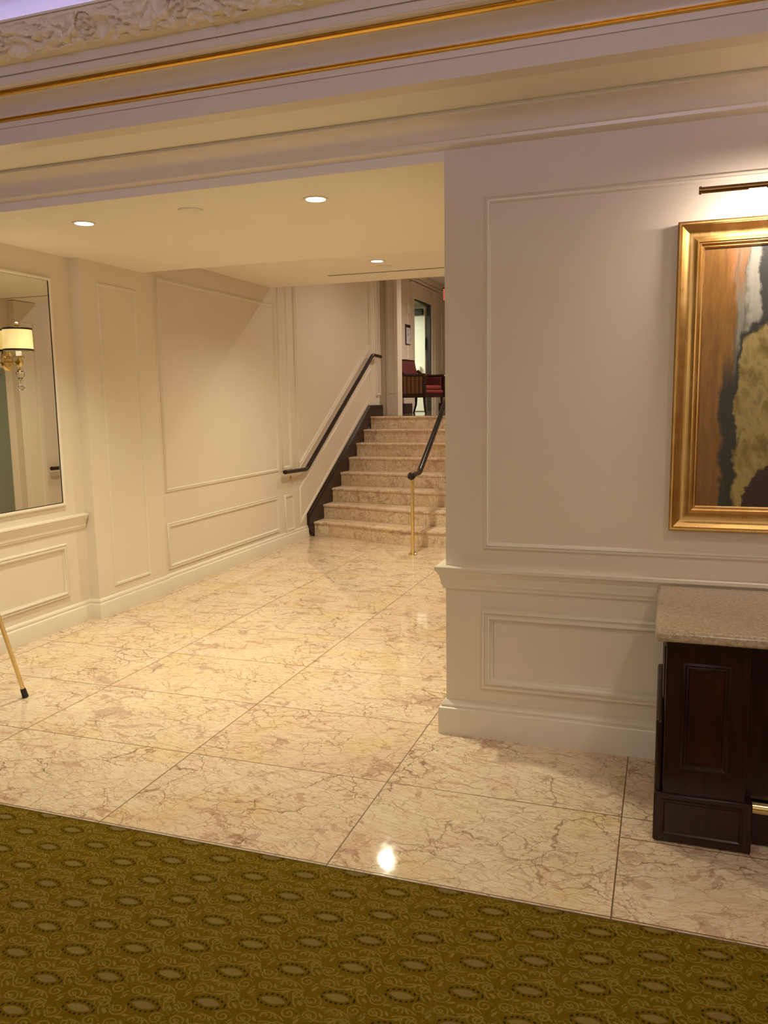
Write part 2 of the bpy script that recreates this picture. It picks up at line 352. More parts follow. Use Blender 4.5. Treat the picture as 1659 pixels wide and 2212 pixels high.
# ------------------------------------------------------------------ mesh helpers
class MB:
    def __init__(s): s.v = []; s.f = []
    def add(s, vs, fs):
        o = len(s.v); s.v += [tuple(q) for q in vs]; s.f += [tuple(i+o for i in f) for f in fs]; return s
    def box(s, x0, x1, y0, y1, z0, z1):
        vs = [(x, y, z) for x in (x0, x1) for y in (y0, y1) for z in (z0, z1)]
        return s.add(vs, [(0, 1, 3, 2), (4, 6, 7, 5), (0, 4, 5, 1), (2, 3, 7, 6), (0, 2, 6, 4), (1, 5, 7, 3)])
    def prism(s, poly, axis, a, b):
        """poly in the two other axes (order x,y,z without axis) swept from a to b"""
        def P(p, t):
            q = list(p); q.insert(axis, t); return q
        n = len(poly); vs = [P(p, a) for p in poly]+[P(p, b) for p in poly]
        fs = [(i, (i+1) % n, n+(i+1) % n, n+i) for i in range(n)]+[tuple(range(n-1, -1, -1)), tuple(range(n, 2*n))]
        return s.add(vs, fs)
    def sheet(s, poly, axis, a, b):
        def P(p, t):
            q = list(p); q.insert(axis, t); return q
        n = len(poly); vs = [P(p, a) for p in poly]+[P(p, b) for p in poly]
        return s.add(vs, [(i, i+1, n+i+1, n+i) for i in range(n-1)])
    def lathe(s, prof, c=(0, 0, 0), axis='Z', seg=24, sx=1., sy=1.):
        vs = []
        for (r, h) in prof:
            for k in range(seg):
                a = 2*PI*k/seg; p = (r*math.cos(a)*sx, r*math.sin(a)*sy, h)
                if axis == 'X': p = (p[2], p[0], p[1])
                if axis == 'Y': p = (p[0], p[2], p[1])
                vs.append((p[0]+c[0], p[1]+c[1], p[2]+c[2]))
        n = len(prof)
        fs = [(i*seg+k, i*seg+(k+1) % seg, (i+1)*seg+(k+1) % seg, (i+1)*seg+k) for i in range(n-1) for k in range(seg)]
        fs += [tuple(range(seg-1, -1, -1)), tuple((n-1)*seg+k for k in range(seg))]
        return s.add(vs, fs)
    def sweep(s, path, prof, side=None, closed=False, cap=True):
        """prof: list of (a,b), a along the side vector, b along the other normal"""
        path = [Vector(p) for p in path]; n = len(path); rings = []
        prev = None
        for i, p in enumerate(path):
            if closed: t = (path[(i+1) % n]-path[i-1])
            else: t = (path[min(i+1, n-1)]-path[max(i-1, 0)])
            t.normalize()
            ref = Vector(side) if side else (prev if prev else (Vector((0, 0, 1)) if abs(t.z) < .9 else Vector((1, 0, 0))))
            b = t.cross(ref)
            if b.length < 1e-6: b = t.cross(Vector((1, 0, 0)))
            b.normalize(); a = b.cross(t).normalized(); prev = a
            rings.append([p+a*q[0]+b*q[1] for q in prof])
        m = len(prof); vs = [q for r in rings for q in r]; N = n if closed else n-1
        fs = [(i*m+k, i*m+(k+1) % m, ((i+1) % n)*m+(k+1) % m, ((i+1) % n)*m+k) for i in range(N) for k in range(m)]
        if cap and not closed: fs += [tuple(range(m-1, -1, -1)), tuple((n-1)*m+k for k in range(m))]
        return s.add(vs, fs)
    def tube(s, path, r, seg=12, r2=None):
        path = [Vector(p) for p in path]; n = len(path)
        if r2 is None: return s.sweep(path, [(r*math.cos(2*PI*k/seg), r*math.sin(2*PI*k/seg)) for k in range(seg)])
        prev = Vector((0, 0, 1)); vs = []
        for i, p in enumerate(path):
            t = (path[min(i+1, n-1)]-path[max(i-1, 0)]).normalized()
            if abs(t.dot(prev)) > .95: prev = Vector((1, 0, 0))
            b = t.cross(prev).normalized(); a = b.cross(t).normalized(); prev = a
            rr = r+(r2-r)*i/(n-1)
            vs += [p+a*rr*math.cos(2*PI*k/seg)+b*rr*math.sin(2*PI*k/seg) for k in range(seg)]
        fs = [(i*seg+k, i*seg+(k+1) % seg, (i+1)*seg+(k+1) % seg, (i+1)*seg+k) for i in range(n-1) for k in range(seg)]
        fs += [tuple(range(seg-1, -1, -1)), tuple((n-1)*seg+k for k in range(seg))]
        return s.add(vs, fs)
    def frame(s, O, U, W, N, u0, u1, v0, v1, prof):
        """mitred moulding round a rectangle; prof: (inset from outer edge, height off the wall)"""
        O, U, W, N = Vector(O), Vector(U), Vector(W), Vector(N); vs = []
        for (cu, cv, su, sv) in ((u0, v0, 1, 1), (u1, v0, -1, 1), (u1, v1, -1, -1), (u0, v1, 1, -1)):
            for (i, h) in prof: vs.append(O+U*(cu+su*i)+W*(cv+sv*i)+N*h)
        m = len(prof)
        fs = [(j*m+k, j*m+k+1, ((j+1) % 4)*m+k+1, ((j+1) % 4)*m+k) for j in range(4) for k in range(m-1)]
        return s.add(vs, fs)
    def run(s, path, prof, z0=0.):
        """moulding along a floor polyline (x,y) with mitred corners, prof: (distance off wall to the left of travel, z)"""
        n = len(path); P = [Vector(p) for p in path]; vs = []
        for i in range(n):
            ds = []
            if i > 0: ds.append((P[i]-P[i-1]).normalized())
            if i < n-1: ds.append((P[i+1]-P[i]).normalized())
            ns = [Vector((-d.y, d.x)) for d in ds]
            if len(ns) == 1: off = ns[0]
            else: off = (ns[0]+ns[1])/(1+ns[0].dot(ns[1]))
            for (d, z) in prof: vs.append((P[i].x+off.x*d, P[i].y+off.y*d, z0+z))
        m = len(prof)
        fs = [(i*m+k, i*m+(k+1) % m, (i+1)*m+(k+1) % m, (i+1)*m+k) for i in range(n-1) for k in range(m)]
        fs += [tuple(range(m)), tuple((n-1)*m+k for k in range(m-1, -1, -1))]
        return s.add(vs, fs)
    def build(s, name, mat, parent=None, bevel=0., smooth=35., kind=None, seg=2):
        me = bpy.data.meshes.new(name); me.from_pydata(s.v, [], s.f)
        bm = bmesh.new(); bm.from_mesh(me); bmesh.ops.remove_doubles(bm, verts=bm.verts, dist=1e-6)
        bmesh.ops.recalc_face_normals(bm, faces=bm.faces); bm.to_mesh(me); bm.free()
        me.materials.append(mat)
        if smooth:
            me.shade_smooth(); me.set_sharp_from_angle(angle=math.radians(smooth))
        o = bpy.data.objects.new(name, me); COL.objects.link(o)
        if parent:
            o.parent = parent
            root = parent.parent or parent
            o.matrix_parent_inverse = Matrix.Identity(4)
        if bevel:
            b = o.modifiers.new('bevel', 'BEVEL'); b.width = bevel; b.segments = seg; b.limit_method = 'ANGLE'; b.angle_limit = math.radians(40)
        if kind: o['kind'] = kind
        return o
def struct(name, mb, mat, **k): return mb.build(name, mat, kind='structure', **k)
def thing(name, label, cat, loc=(0, 0, 0), rz=0., group=None):
    o = bpy.data.objects.new(name, None); COL.objects.link(o); o.location = loc; o.rotation_euler = (0, 0, rz)
    o.empty_display_size = .1; o['label'] = label; o['category'] = cat
    if group: o['group'] = group
    return o
def tag(o, label, cat, group=None):
    o['label'] = label; o['category'] = cat
    if group: o['group'] = group
    return o
def dup(root, loc, label, rz=None):
    r = root.copy(); COL.objects.link(r); r.location = loc; r['label'] = label
    if rz is not None: r.rotation_euler = (0, 0, rz)
    for ch in list(root.children):
        q = ch.copy(); COL.objects.link(q); q.parent = r
        for g in list(ch.children):
            d = g.copy(); COL.objects.link(d); d.parent = q
    return r

# ================================================================== ROOM SHELL
XR, YW, ZC = -.966, 3.65, 2.655            # opening corner, lobby wall face, passage ceiling
XM, XP, XL = -4.09, -4.005, -4.022         # mirror wall, pilaster, panelled wall faces
ZU = 1.394                                 # upper hall floor
ZH = 3.95
struct('floor', MB().box(-7, 3.2, 2.404, 8.95, -.05, 0), K['marble'], smooth=0)
struct('floor', MB().box(-7, 3.2, -4.2, 2.404, -.06, -.012), K['darkslot'], smooth=0)
cp = MB().box(-6.995, 3.195, -4.195, 2.4, -.011, -.001).build('carpet', K['carpet'], smooth=0)
tag(cp, 'olive gold patterned carpet with pale lozenges running up to the marble floor', 'carpet')
struct('trim_1', MB().box(-7, 3.2, 2.4005, 2.4045, -.02, .0008), K['edge'], smooth=0)
# lobby wall with the opening
struct('wall_front', MB().box(XR, 3.2, YW, YW+.22, 0, 3.2), K['wall'], smooth=0)
struct('wall_front_left', MB().box(-7, XM-.02, YW, YW+.22, 0, 3.2), K['wall'], smooth=0)
struct('ceiling', MB().box(XM-.02, XR, YW, 5.67, ZC, 2.83), K['ceil'], smooth=0)
struct('ceiling', MB().box(-4.3, XR, 5.67, 7.97, 2.822, 2.95), K['ceil'], smooth=0)
struct('wall_stair_header', MB().box(-4.3, XR, 7.90, 7.97, 2.95, ZH), K['wall'], smooth=0)
struct('ceiling', MB().box(-8, -.7, 7.9, 19.2, ZH, ZH+.1), K['ceil'], smooth=0)
# left side of the passage
struct('wall_left', MB().box(-4.3, XM, 3.75, 4.92, 0, 2.7), K['wall'], smooth=0)
struct('trim_2', MB().box(-4.3, XP, 4.92, 5.80, 0, 2.7), K['wall'], smooth=0)
struct('wall_stair_left', MB().box(-4.3, XL, 5.80, 11.24, 0, ZH), K['paper'], smooth=0)
struct('trim_3', MB().box(-4.3, XL-.02, 11.24, 11.46, 0, ZH), K['trim'], smooth=0)
struct('wall_hall_recess', MB().box(-5.6, -5.3, 11.46, 12.3, 0, ZH).box(-5.6, -4.115, 12.05, 12.2, 0, ZH).box(-5.6, -4.3, 11.3, 11.45, 0, ZH), K['wall'], smooth=0)
struct('trim_4', MB().box(-4.115, -3.93, 12.0, 12.22, ZU, ZH), K['trim'], smooth=0)
# hall wall with the door opening
DX, DY0, DY1, DZ = -4.5, 14.70, 15.93, 3.50
struct('wall_hall_left', MB().box(-4.66, DX, 12.2, DY0, ZU, ZH).box(-4.66, DX, DY1, 19.1, ZU, ZH).box(-4.66, DX, DY0, DY1, DZ, ZH), K['paper'], smooth=0)
struct('wall_hall_end', MB().box(-4.66, -.7, 19.0, 19.2, ZU, ZH), K['paper'], smooth=0)
struct('floor', MB().box(-8, -.7, 11.1, 19.2, ZU-.12, ZU), K['hallfloor'], smooth=0)
# right side of the passage and stairs
struct('wall_right', MB().box(XR, -.7, YW+.22, 19.2, 0, ZH), K['paper'], smooth=0)
struct('trim_5', MB().box(XR-.09, XR, 7.58, 7.93, 0, 2.815), K['wall'], smooth=0)
struct('door_2', MB().box(XR-.012, XR-.001, 6.5, 7.46, 0, 2.05), K['glassdoor'], smooth=0)
# corridor beyond the door
struct('wall_corridor', MB().box(-8, -4.68, 17.3, 17.45, ZU, ZH).box(-8, -7.9, 12.6, 17.3, ZU, ZH).box(-8, -4.66, 12.5, 12.6, ZU, ZH), K['green'], smooth=0)
struct('ceiling', MB().box(-8, -4.67, 12.6, 17.3, 3.68, 3.78), K['ceil'], smooth=0)
# rest of the lobby, behind and beside the camera
struct('wall_lobby', MB().box(3.2, 3.35, -4.2, 3.9, -.1, 3.6).box(-7.15, -7, -4.2, 3.9, -.1, 3.6).box(-7, 3.2, -4.35, -4.2, -.1, 3.6), K['wall'], smooth=0)
struct('ceiling', MB().box(-7, 3.2, -4.2, 3.2, 3.375, 3.5), K['ceil'], smooth=0)

# ------------------------------------------------------------------ tray ceiling cornice (profile in Y,Z swept along X)
XA, XB = -7.0, 3.2
def S_(pts): return [(y, 1.6+sl*y) for (y, sl) in pts]
crown = [(3.651, 2.70)] + S_([(3.618, .3053), (3.606, .3085), (3.604, .3125), (3.596, .3139), (3.592, .3158)])
for i in range(1, 9):
    t = i/8; a = t*PI/2
    crown.append((3.592-.105*(1-math.cos(a)) , 2.7340+ .060*math.sin(a)))
crown += [(3.482, 2.7945), (3.482, 2.798), (3.487, 2.7985), (3.487, 2.8135), (3.651, 2.8135)]
struct('trim_6', MB().prism(crown, 0, XA, XB), K['trim'])
struct('ceiling', MB().box(XA, XB, 3.1652, 3.66, 2.811, 2.84), K['ceil'], smooth=0)
fas = [(3.165, 2.811), (3.165, 2.878), (3.170, 2.879), (3.170, 2.883), (3.162, 2.884), (3.160, 1.6+.4136*3.16), (3.160, 1.6+.4196*3.16)]
for i in range(1, 9):
    a = i/8*PI/2
    fas.append((3.158-.098*(1-math.cos(a)), 2.926+.050*math.sin(a)))
fas += S_([(3.058, .4503), (3.055, .4569)])
for i in range(1, 6):
    a = i/5*PI/2
    fas.append((3.05-.045*math.sin(a), 2.993+.006*(1-math.cos(a))))
fas += S_([(3.003, .4655), (2.992, .475), (2.999, .4752), (2.997, .4772), (2.986, .4775), (2.976, .4894)])
fas += [(2.972, 3.061), (3.25, 3.061), (3.25, 2.8105)]
struct('trim_7', MB().prism(fas, 0, XA, XB), K['trim'])
def bead(name, y, s0, s1, proj):
    zc0, zc1 = 1.6+s0*y, 1.6+s1*y; h = zc1-zc0; pts = []
    for i in range(13):
        t = i/12; lobe = abs(math.sin(t*PI*2))*.55 + math.sin(t*PI)*.5
        pts.append((y-proj*lobe, zc0+h*t))
    pts = [(y+.004, zc0)]+pts+[(y+.004, zc1)]
    return struct(name, MB().prism(pts, 0, XA, XB), K['bead'], smooth=50)
bead('trim_8', 3.161, .4134, .4200, .014); bead('trim_9', 3.058, .4500, .4573, .014)
# acanthus frieze above: relief grid leaning towards the room
def ridged(x, y, z): return 1-abs(noise.noise(Vector((x, y, z))))*2
def frieze():
    P0, P1 = Vector((0, 2.925, 3.058)), Vector((0, 2.862, 3.167))
    T = (P1-P0); Lv = T.length; T.normalize(); N = Vector((0, -T.z, T.y))
    x0, x1, du, nv = -4.6, -1.2, .0032, 40; nu = int((x1-x0)/du)
    mb = MB(); per = .43
    for i in range(nu+1):
        u = x0+i*du; k = round((u+2.66)/per); uc = -2.66+k*per; lu = u-uc
        for j in range(nv+1):
            v = j/nv*Lv; y = v-Lv*.5
            # rosette
            r = math.hypot(lu, y-.004); th = math.atan2(y-.004, lu)
            ros = 0
            if r < .052:
                ring1 = math.exp(-((r-.032)/.013)**2)*(.72+.28*math.cos(6*th+.4)); ring2 = math.exp(-((r-.013)/.006)**2)*.8
                ros = .042*max(ring1, ring2)
            # fan leaf half way between rosettes
            fu = abs(lu)-per/2; fr = math.hypot(fu, y+.05); ft = math.atan2(y+.05, fu)
            fan = .036*abs(math.cos(4.5*ft))**.6*math.exp(-((fr-.06)/.035)**2)
            # running scroll stems
            sy = .030*math.sin(2*PI*(u+2.66)/per+.6)
            stem = .026*math.exp(-((y-sy)/.010)**2)
            wx = noise.noise(Vector((u*9, v*9, 3)))*.05; wy = noise.noise(Vector((u*9, v*9, 8)))*.05
            lf = ridged((u+wx)*17+v*9, (v+wy)*26-u*5, 1.)*.55+ridged((u+wy)*38, (v+wx)*46, 5.)*.28
            h = max(ros, fan*.9, stem*.9)*(.8+.2*lf)+.034*max(0, lf)*(0 if r < .045 else 1)
            edge = Lv*.5-.006+noise.noise(Vector((u*22, 0, 0)))*.008
            lo = min(1, max(0, (v-.001-.045*max(0, noise.noise(Vector((u*20, 2, 0)))))/.009)); hi = min(1, (Lv-v)/.008)
            h *= lo*hi
            base = P0+T*v+N*h + Vector((u, 0, 0))
            # leaf tips hang below the lower edge
            if j < 10: base.z -= (1-j/10)*.016*max(0, noise.noise(Vector((u*24, 5, 1)))+.25*math.sin(u*70))
            mb.v.append(tuple(base))
    w = nv+1
    mb.f = [(i*w+j, (i+1)*w+j, (i+1)*w+j+1, i*w+j+1) for i in range(nu) for j in range(nv)]
    return mb
struct('trim_10', frieze(), K['plaster'], smooth=50)
struct('trim_11', MB().prism([(2.93, 3.060), (2.868, 3.168), (2.858, 3.170), (2.858, 3.178), (2.93, 3.178), (3.20, 3.140), (3.25, 3.060)], 0, XA, XB), K['plaster'], smooth=0)
struct('wall_cove', MB().box(XA, XB, 3.16, 3.25, 3.06, 3.50), K['ceil'], smooth=0)

# ------------------------------------------------------------------ mouldings
base_p = [(0, 0), (.024, 0), (.024, .108), (.021, .116), (.014, .122), (.017, .130), (.016, .138), (.008, .148), (.004, .152), (0, .152)]
base_r = [(0, 0), (.033, 0), (.033, .125), (.030, .131), (.020, .136), (.022, .145), (.018, .152), (.010, .160), (.004, .166), (0, .166)]
def seg_left(path): return path
# travel so that the room is on the left of travel
struct('baseboard_right', MB().run([(3.2, YW), (XR, YW), (XR, 7.2)][::-1], [(-d, z) for d, z in base_r][::-1]) if False else MB().run([(XR, 7.2), (XR, YW), (3.2, YW)], [(-d, z) for d, z in base_r]), K['trim'])
rail_p = [(0, .718), (.012, .718), (.014, .733), (.020, .740), (.022, .764), (.026, .772), (.026, .782), (.034, .792), (.040, .806), (.045, .810), (.045, .824), (.041, .828), (0, .828)]
struct('trim_12', MB().run([(XR, 4.0), (XR, YW), (3.2, YW)], [(-d, z) for d, z in rail_p]), K['trim'])
left_line = [(XM, 3.75), (XM, 4.92), (XP, 4.92), (XP, 5.80), (XL, 5.80), (XL, 8.72)]
struct('baseboard_left', MB().run(left_line, [(-d, z) for d, z in base_p]), K['trim'])
rail_l = [(0, .700), (.010, .700), (.012, .712), (.017, .718), (.018, .745), (.023, .752), (.024, .762), (.034, .776), (.040, .794), (.046, .797), (.046, .806), (.042, .812), (0, .812)]
struct('trim_13', MB().run([(XM, 3.75), (XM, 4.905)], [(-d, z) for d, z in rail_l]), K['trim'])
PM = [(0, 0), (.002, .010), (.007, .013), (.011, .008), (.014, .008), (.018, .014), (.024, .013), (.029, .005), (.032, 0)]
PS = [(0, 0), (.002, .008), (.006, .011), (.012, .007), (.017, .009), (.021, .004), (.023, 0)]
PB = [(0, 0), (.001, .012), (.010, .020), (.018, .020), (.022, .012), (.030, .012), (.034, .024), (.044, .024), (.052, .010), (.058, .008), (.060, 0)]
def pnl(n, O, U, N, u0, u1, v0, v1, prof):
    return struct('trim_%d' % n, MB().frame(O, U, (0, 0, 1), N, u0, u1, v0, v1, prof), K['trim'], smooth=50)
FX = dict(O=(0, YW, 0), U=(1, 0, 0), N=(0, -1, 0))
pnl(14, u0=-.785, u1=2.6, v0=.915, v1=2.487, prof=PM, **FX)
pnl(15, u0=-.795, u1=2.6, v0=.236, v1=.630, prof=PB, **FX)
def LX(x): return dict(O=(x, 0, 0), U=(0, 1, 0), N=(1, 0, 0))
pnl(16, u0=5.105, u1=5.565, v0=.213, v1=2.505, prof=PS, **LX(XP))
pnl(17, u0=5.862, u1=8.015, v0=.858, v1=2.655, prof=PM, **LX(XL))
pnl(18, u0=5.858, u1=7.985, v0=.190, v1=.590, prof=[(a*1.25, b*1.2) for a, b in PM], **LX(XL))
pnl(19, u0=8.09, u1=8.335, v0=.855, v1=3.4, prof=[(a*2, b*1.7) for a, b in PS], **LX(XL))
pnl(20, u0=8.135, u1=8.375, v0=.150, v1=.575, prof=PM, **LX(XL))
pnl(21, u0=3.9, u1=4.70, v0=.222, v1=.618, prof=[(a*.75, b*.8) for a, b in PB], **LX(XM))
# stair wall panels with sloped edges
def poly_mould(n, pts, prof, X):
    """closed moulding round a polygon (y,z) on the wall plane x=X, prof inset / height"""
    m = len(pts); P = [Vector(p) for p in pts]; mb = MB()
    for i in range(m):
        d0 = (P[i]-P[i-1]).normalized(); d1 = (P[(i+1) % m]-P[i]).normalized()
        n0, n1 = Vector((-d0.y, d0.x)), Vector((-d1.y, d1.x)); off = (n0+n1)/(1+n0.dot(n1))
        for (a, h) in prof: q = P[i]+off*a; mb.v.append((X+h, q.x, q.y))
    k = len(prof)
    mb.f = [(i*k+j, i*k+j+1, ((i+1) % m)*k+j+1, ((i+1) % m)*k+j) for i in range(m) for j in range(k-1)]
    return struct('trim_%d' % n, mb, K['trim'], smooth=50)
PW = [(0, 0), (.003, .018), (.014, .022), (.020, .012), (.028, .012), (.034, .022), (.046, .020), (.055, 0)]
poly_mould(22, [(8.49, .815), (11.03, 2.375), (11.03, 3.6), (8.49, 3.6)], PW, XL)
poly_mould(23, [(8.53, .185), (11.0, 1.66), (11.0, 2.075), (8.53, .62)], PM, XL)
# header strip above the chair-rail end on the narrow panel
struct('trim_24', MB().frame((XL, 0, 0), (0, 1, 0), (0, 0, 1), (1, 0, 0), 11.255, 11.44, 1.7, 3.7, PS), K['trim'], smooth=50)
# hall pilaster and wall panels
pnl(25, O=(0, 12.0, 0), U=(1, 0, 0), N=(0, -1, 0), u0=-4.09, u1=-3.965, v0=1.72, v1=3.8, prof=PS)
pnl(26, u0=12.5, u1=13.25, v0=1.8, v1=3.62, prof=PM, **LX(DX)); pnl(27, u0=13.5, u1=14.38, v0=1.8, v1=3.62, prof=PM, **LX(DX))
pnl(28, u0=16.72, u1=17.6, v0=2.27, v1=3.45, prof=PM, **LX(DX))
struct('trim_29', MB().box(DX, DX+.03, 16.45, 19, 2.05, 2.12), K['trim'], bevel=.008)
struct('trim_30', MB().box(DX, DX+.05, 12.2, 19, 3.80, 3.86).box(DX, DX+.09, 12.2, 19, 3.86, ZH), K['trim'], bevel=.01)
struct('baseboard_hall', MB().box(DX, DX+.02, 12.2, DY0-.16, ZU, ZU+.17).box(DX, DX+.02, DY1+.45, 19, ZU, ZU+.17), K['string'], bevel=.004)
# passage right-hand panels, seen in the mirror
RX = dict(O=(XR, 0, 0), U=(0, 1, 0), N=(-1, 0, 0))
pnl(31, u0=4.1, u1=5.4, v0=.915, v1=2.45, prof=PM, **RX); pnl(32, u0=5.6, u1=6.3, v0=.3, v1=2.5, prof=PM, **RX); pnl(36, O=(XR-.09, 0, 0), U=(0, 1, 0), N=(-1, 0, 0), u0=7.64, u1=7.87, v0=.3, v1=2.6, prof=PS)
poly_mould(33, [(8.6, .815), (8.6, 3.6), (11.03, 3.6), (11.03, 2.375)], [(a, -h) for a, h in PW], XR)
# mirror surround
struct('trim_34', MB().frame((XM, 0, 0), (0, 1, 0), (0, 0, 1), (1, 0, 0), 3.79, 4.715, .885, 2.495, [(0, 0), (.002, .012), (.012, .022), (.022, .020), (.028, .010), (.028, 0)]), K['trim'], smooth=50)

# ------------------------------------------------------------------ door at the top of the stairs
d = MB(); cs = [(0, 0), (0, .018), (.03, .03), (.06, .03), (.07, .02), (.12, .02), (.14, .034), (.16, .03), (.16, 0)]
d.box(DX, DX+.03, DY0-.16, DY0, ZU, DZ).box(DX, DX+.03, DY1, DY1+.139, ZU, DZ).box(DX, DX+.03, DY0-.16, DY1+.14, DZ, DZ+.22)
d.box(DX, DX+.045, DY1+.14, DY1+.30, ZU, DZ+.24).box(DX, DX+.02, DY1+.30, DY1+.46, ZU, DZ+.26).box(DX, DX+.05, DY0-.2, DY1+.46, DZ+.22, DZ+.28)
door = struct('door_1', d, K['trim'], smooth=0)
MB().box(-4.57, DX-.005, DY1-.06, DY1, ZU, DZ).box(-4.57, DX-.005, DY0, DY1-.061, DZ-.03, DZ).build('door_frame', K['black'], door)
lf = MB().box(-5.72, -4.60, DY1-.10, DY1-.05, ZU+.012, DZ-.05).build('door_leaf', K['green'], door, bevel=.003)
MB().box(-5.6, -4.70, DY1-.175, DY1-.125, 2.215, 2.285)  .box(-4.76, -4.68, DY1-.185, DY1-.10, 2.205, 2.295).build('push_bar', K['white'], lf, bevel=.012)
MB().box(-4.598, -4.585, DY1-.11, DY1-.04, 2.62, 2.86).build('door_lock', K['black'], lf, bevel=.003)
MB().box(-5.2, -4.62, DY1-.22, DY1-.11, DZ-.20, DZ-.08).build('door_closer', K['black'], door, bevel=.01)

# ================================================================== STAIRCASE
ST = thing('staircase', 'peach marble staircase of eight steps with bowed lower treads and dark side skirting', 'stairs', (0, 0, 0))
bow = [.36, .31, .22, .12, .06, .02, 0, 0]; YN = [8.836+.294*k for k in range(8)]
SX0, SX1 = -3.985, XR-.003; RISE = ZU/8
def nose(k, x, off=0.):
    t = (x+2.475)/1.5
    return YN[k]-bow[k]*(1+math.cos(PI*max(-1, min(1, t))))/2+off
for k in range(8):
    z0, z1 = k*RISE, (k+1)*RISE; n = 40
    xs = [SX0+(SX1-SX0)*i/n for i in range(n+1)]
    yb = YN[k]+.42 if k < 7 else 11.3
    # riser block: front face under the nosing
    rb = MB().prism([(x, nose(k, x, .022)) for x in xs]+[(SX1, yb-.05), (SX0, yb-.05)], 2, z0+.0005, z1-.028)
    rb.build('riser', K['step'], ST, smooth=40)
    td = MB()
    prof = [(.022, -.028), (.006, -.028), (.001, -.022), (0, -.012), (.002, -.004), (.008, 0)]
    ring = [[(x, nose(k, x, o), z1+dz) for x in xs] for (o, dz) in prof]
    m = len(xs); td.v = [q for r in ring for q in r]; td.f = [(a*m+i, a*m+i+1, (a+1)*m+i+1, (a+1)*m+i) for a in range(len(prof)-1) for i in range(n)]
    L = len(td.v); td.v += [(SX1, yb, z1), (SX0, yb, z1), (SX1, yb, z1-.028), (SX0, yb, z1-.028)]
    top = (len(prof)-1)*m
    td.f += [tuple(top+i for i in range(m))+(L, L+1), tuple(i for i in range(m))+(L+2, L+3), (L, L+1, L+3, L+2)]
    td.f += [tuple(a*m for a in range(len(prof)))+(L+1, L+3), tuple(a*m+n for a in range(len(prof)))+(L, L+2)]
    td.build('tread', K['step'], ST, smooth=40)
sk = [(8.72, .100), (8.72, .288), (10.90, 1.556), (11.45, 1.556), (11.45, 1.30), (10.9, 1.30), (8.90, .02), (8.80, .02)]
so = MB().prism(sk, 0, XL+.001, XL+.038).build('stringer', K['string'], ST, bevel=.004)
MB().prism([(8.735, .255), (10.895, 1.512), (11.44, 1.512), (11.44, 1.524), (10.89, 1.524), (8.735, .267)], 0, XL+.037, XL+.043).build('stringer_bead', K['rail'], so)
MB().prism(sk, 0, XR-.038, XR-.001).build('stringer', K['string'], ST, bevel=.004)

# ------------------------------------------------------------------ handrails
def lobes(w=.027, h=.024):
    pts = []
    for i in range(24):
        a = 2*PI*i/24; k = 1-.20*math.exp(-((math.sin(a)-.15)/.16)**2)*abs(math.cos(a))
        pts.append((h*math.sin(a)*k, w*math.cos(a)*k))
    return pts
def fillet(pts, r=.05, n=5):
    out = [Vector(pts[0])]
    for i in range(1, len(pts)-1):
        p = Vector(pts[i]); a = (Vector(pts[i-1])-p).normalized(); b = (Vector(pts[i+1])-p).normalized()
        p0, p1 = p+a*r, p+b*r
        for k in range(n+1):
            t = k/n; out.append(p0*(1-t)**2+p*2*t*(1-t)+p1*t*t)
    out.append(Vector(pts[-1])); return out
def wall_rail(X, sgn, label):
    t = thing('handrail', label, 'handrail', (X, 8.2, .83)); r = X+sgn*.07
    path = fillet([(r, 8.03, .846), (r, 8.60, .832), (r, 10.94, 2.262), (r, 11.27, 2.250)])
    loc = Vector((X, 8.2, .83))
    MB().sweep([p-loc for p in path], lobes(), side=(0, 0, 1)).build('rail', K['rail'], t, smooth=50)
    for (y, z) in ((8.30, .835), (9.9, 1.625), (11.0, 2.262)):
        b = MB(); p = Vector((r, y, z))-loc
        b.tube([p+Vector((0, 0, -.015)), p+Vector((0, 0, -.05)), p+Vector((-sgn*.02, 0, -.075)), p+Vector((-sgn*.069, 0, -.078))], .007)
        b.lathe([(.028, 0), (.028, sgn*.006), (.016, sgn*.012)], (p.x-sgn*.07, p.y, p.z-.078), 'X', 16)
        b.build('bracket', K['brass'], t)
wall_rail(XL, 1, 'dark moulded handrail fixed to the left wall of the stairs')
wall_rail(XR, -1, 'dark handrail end on the hidden right stair wall, seen only in the wall mirror')
t = thing('handrail', 'dark centre handrail standing on a brass post before the steps', 'handrail', (-2.475, 8.0, 0))
def lp(x, y, z): return (x+2.475, y-8.0, z)
cp_ = fillet([lp(-2.475, 7.985, .838), lp(-2.475, 8.25, .842), lp(-2.49, 9.44, 1.589), lp(-2.49, 11.2, 2.66), lp(-2.49, 11.5, 2.66)], .05)
MB().sweep(cp_, lobes(.031, .028), side=(0, 0, 1)).build('rail', K['rail'], t, smooth=50)
MB().lathe([(.001, -.045), (.022, -.04), (.038, -.022), (.043, 0), (.038, .022), (.022, .04), (.001, .045)], lp(-2.475, 7.972, .832), 'Y').build('rail_end', K['rail'], t)
po = MB().lathe([(.0185, .02), (.0185, .82)], (0, 0, 0), seg=20).build('post', K['brass'], t)
MB().lathe([(.046, .0005), (.048, .006), (.044, .012), (.028, .018), (.025, .034), (.022, .040), (.019, .044)], (0, 0, 0)).build('base_flange', K['brass'], po)
p2 = MB().lathe([(.0185, ZU), (.0185, 2.64)], (-.015, 3.3, 0), seg=16).build('post', K['brass'], t)

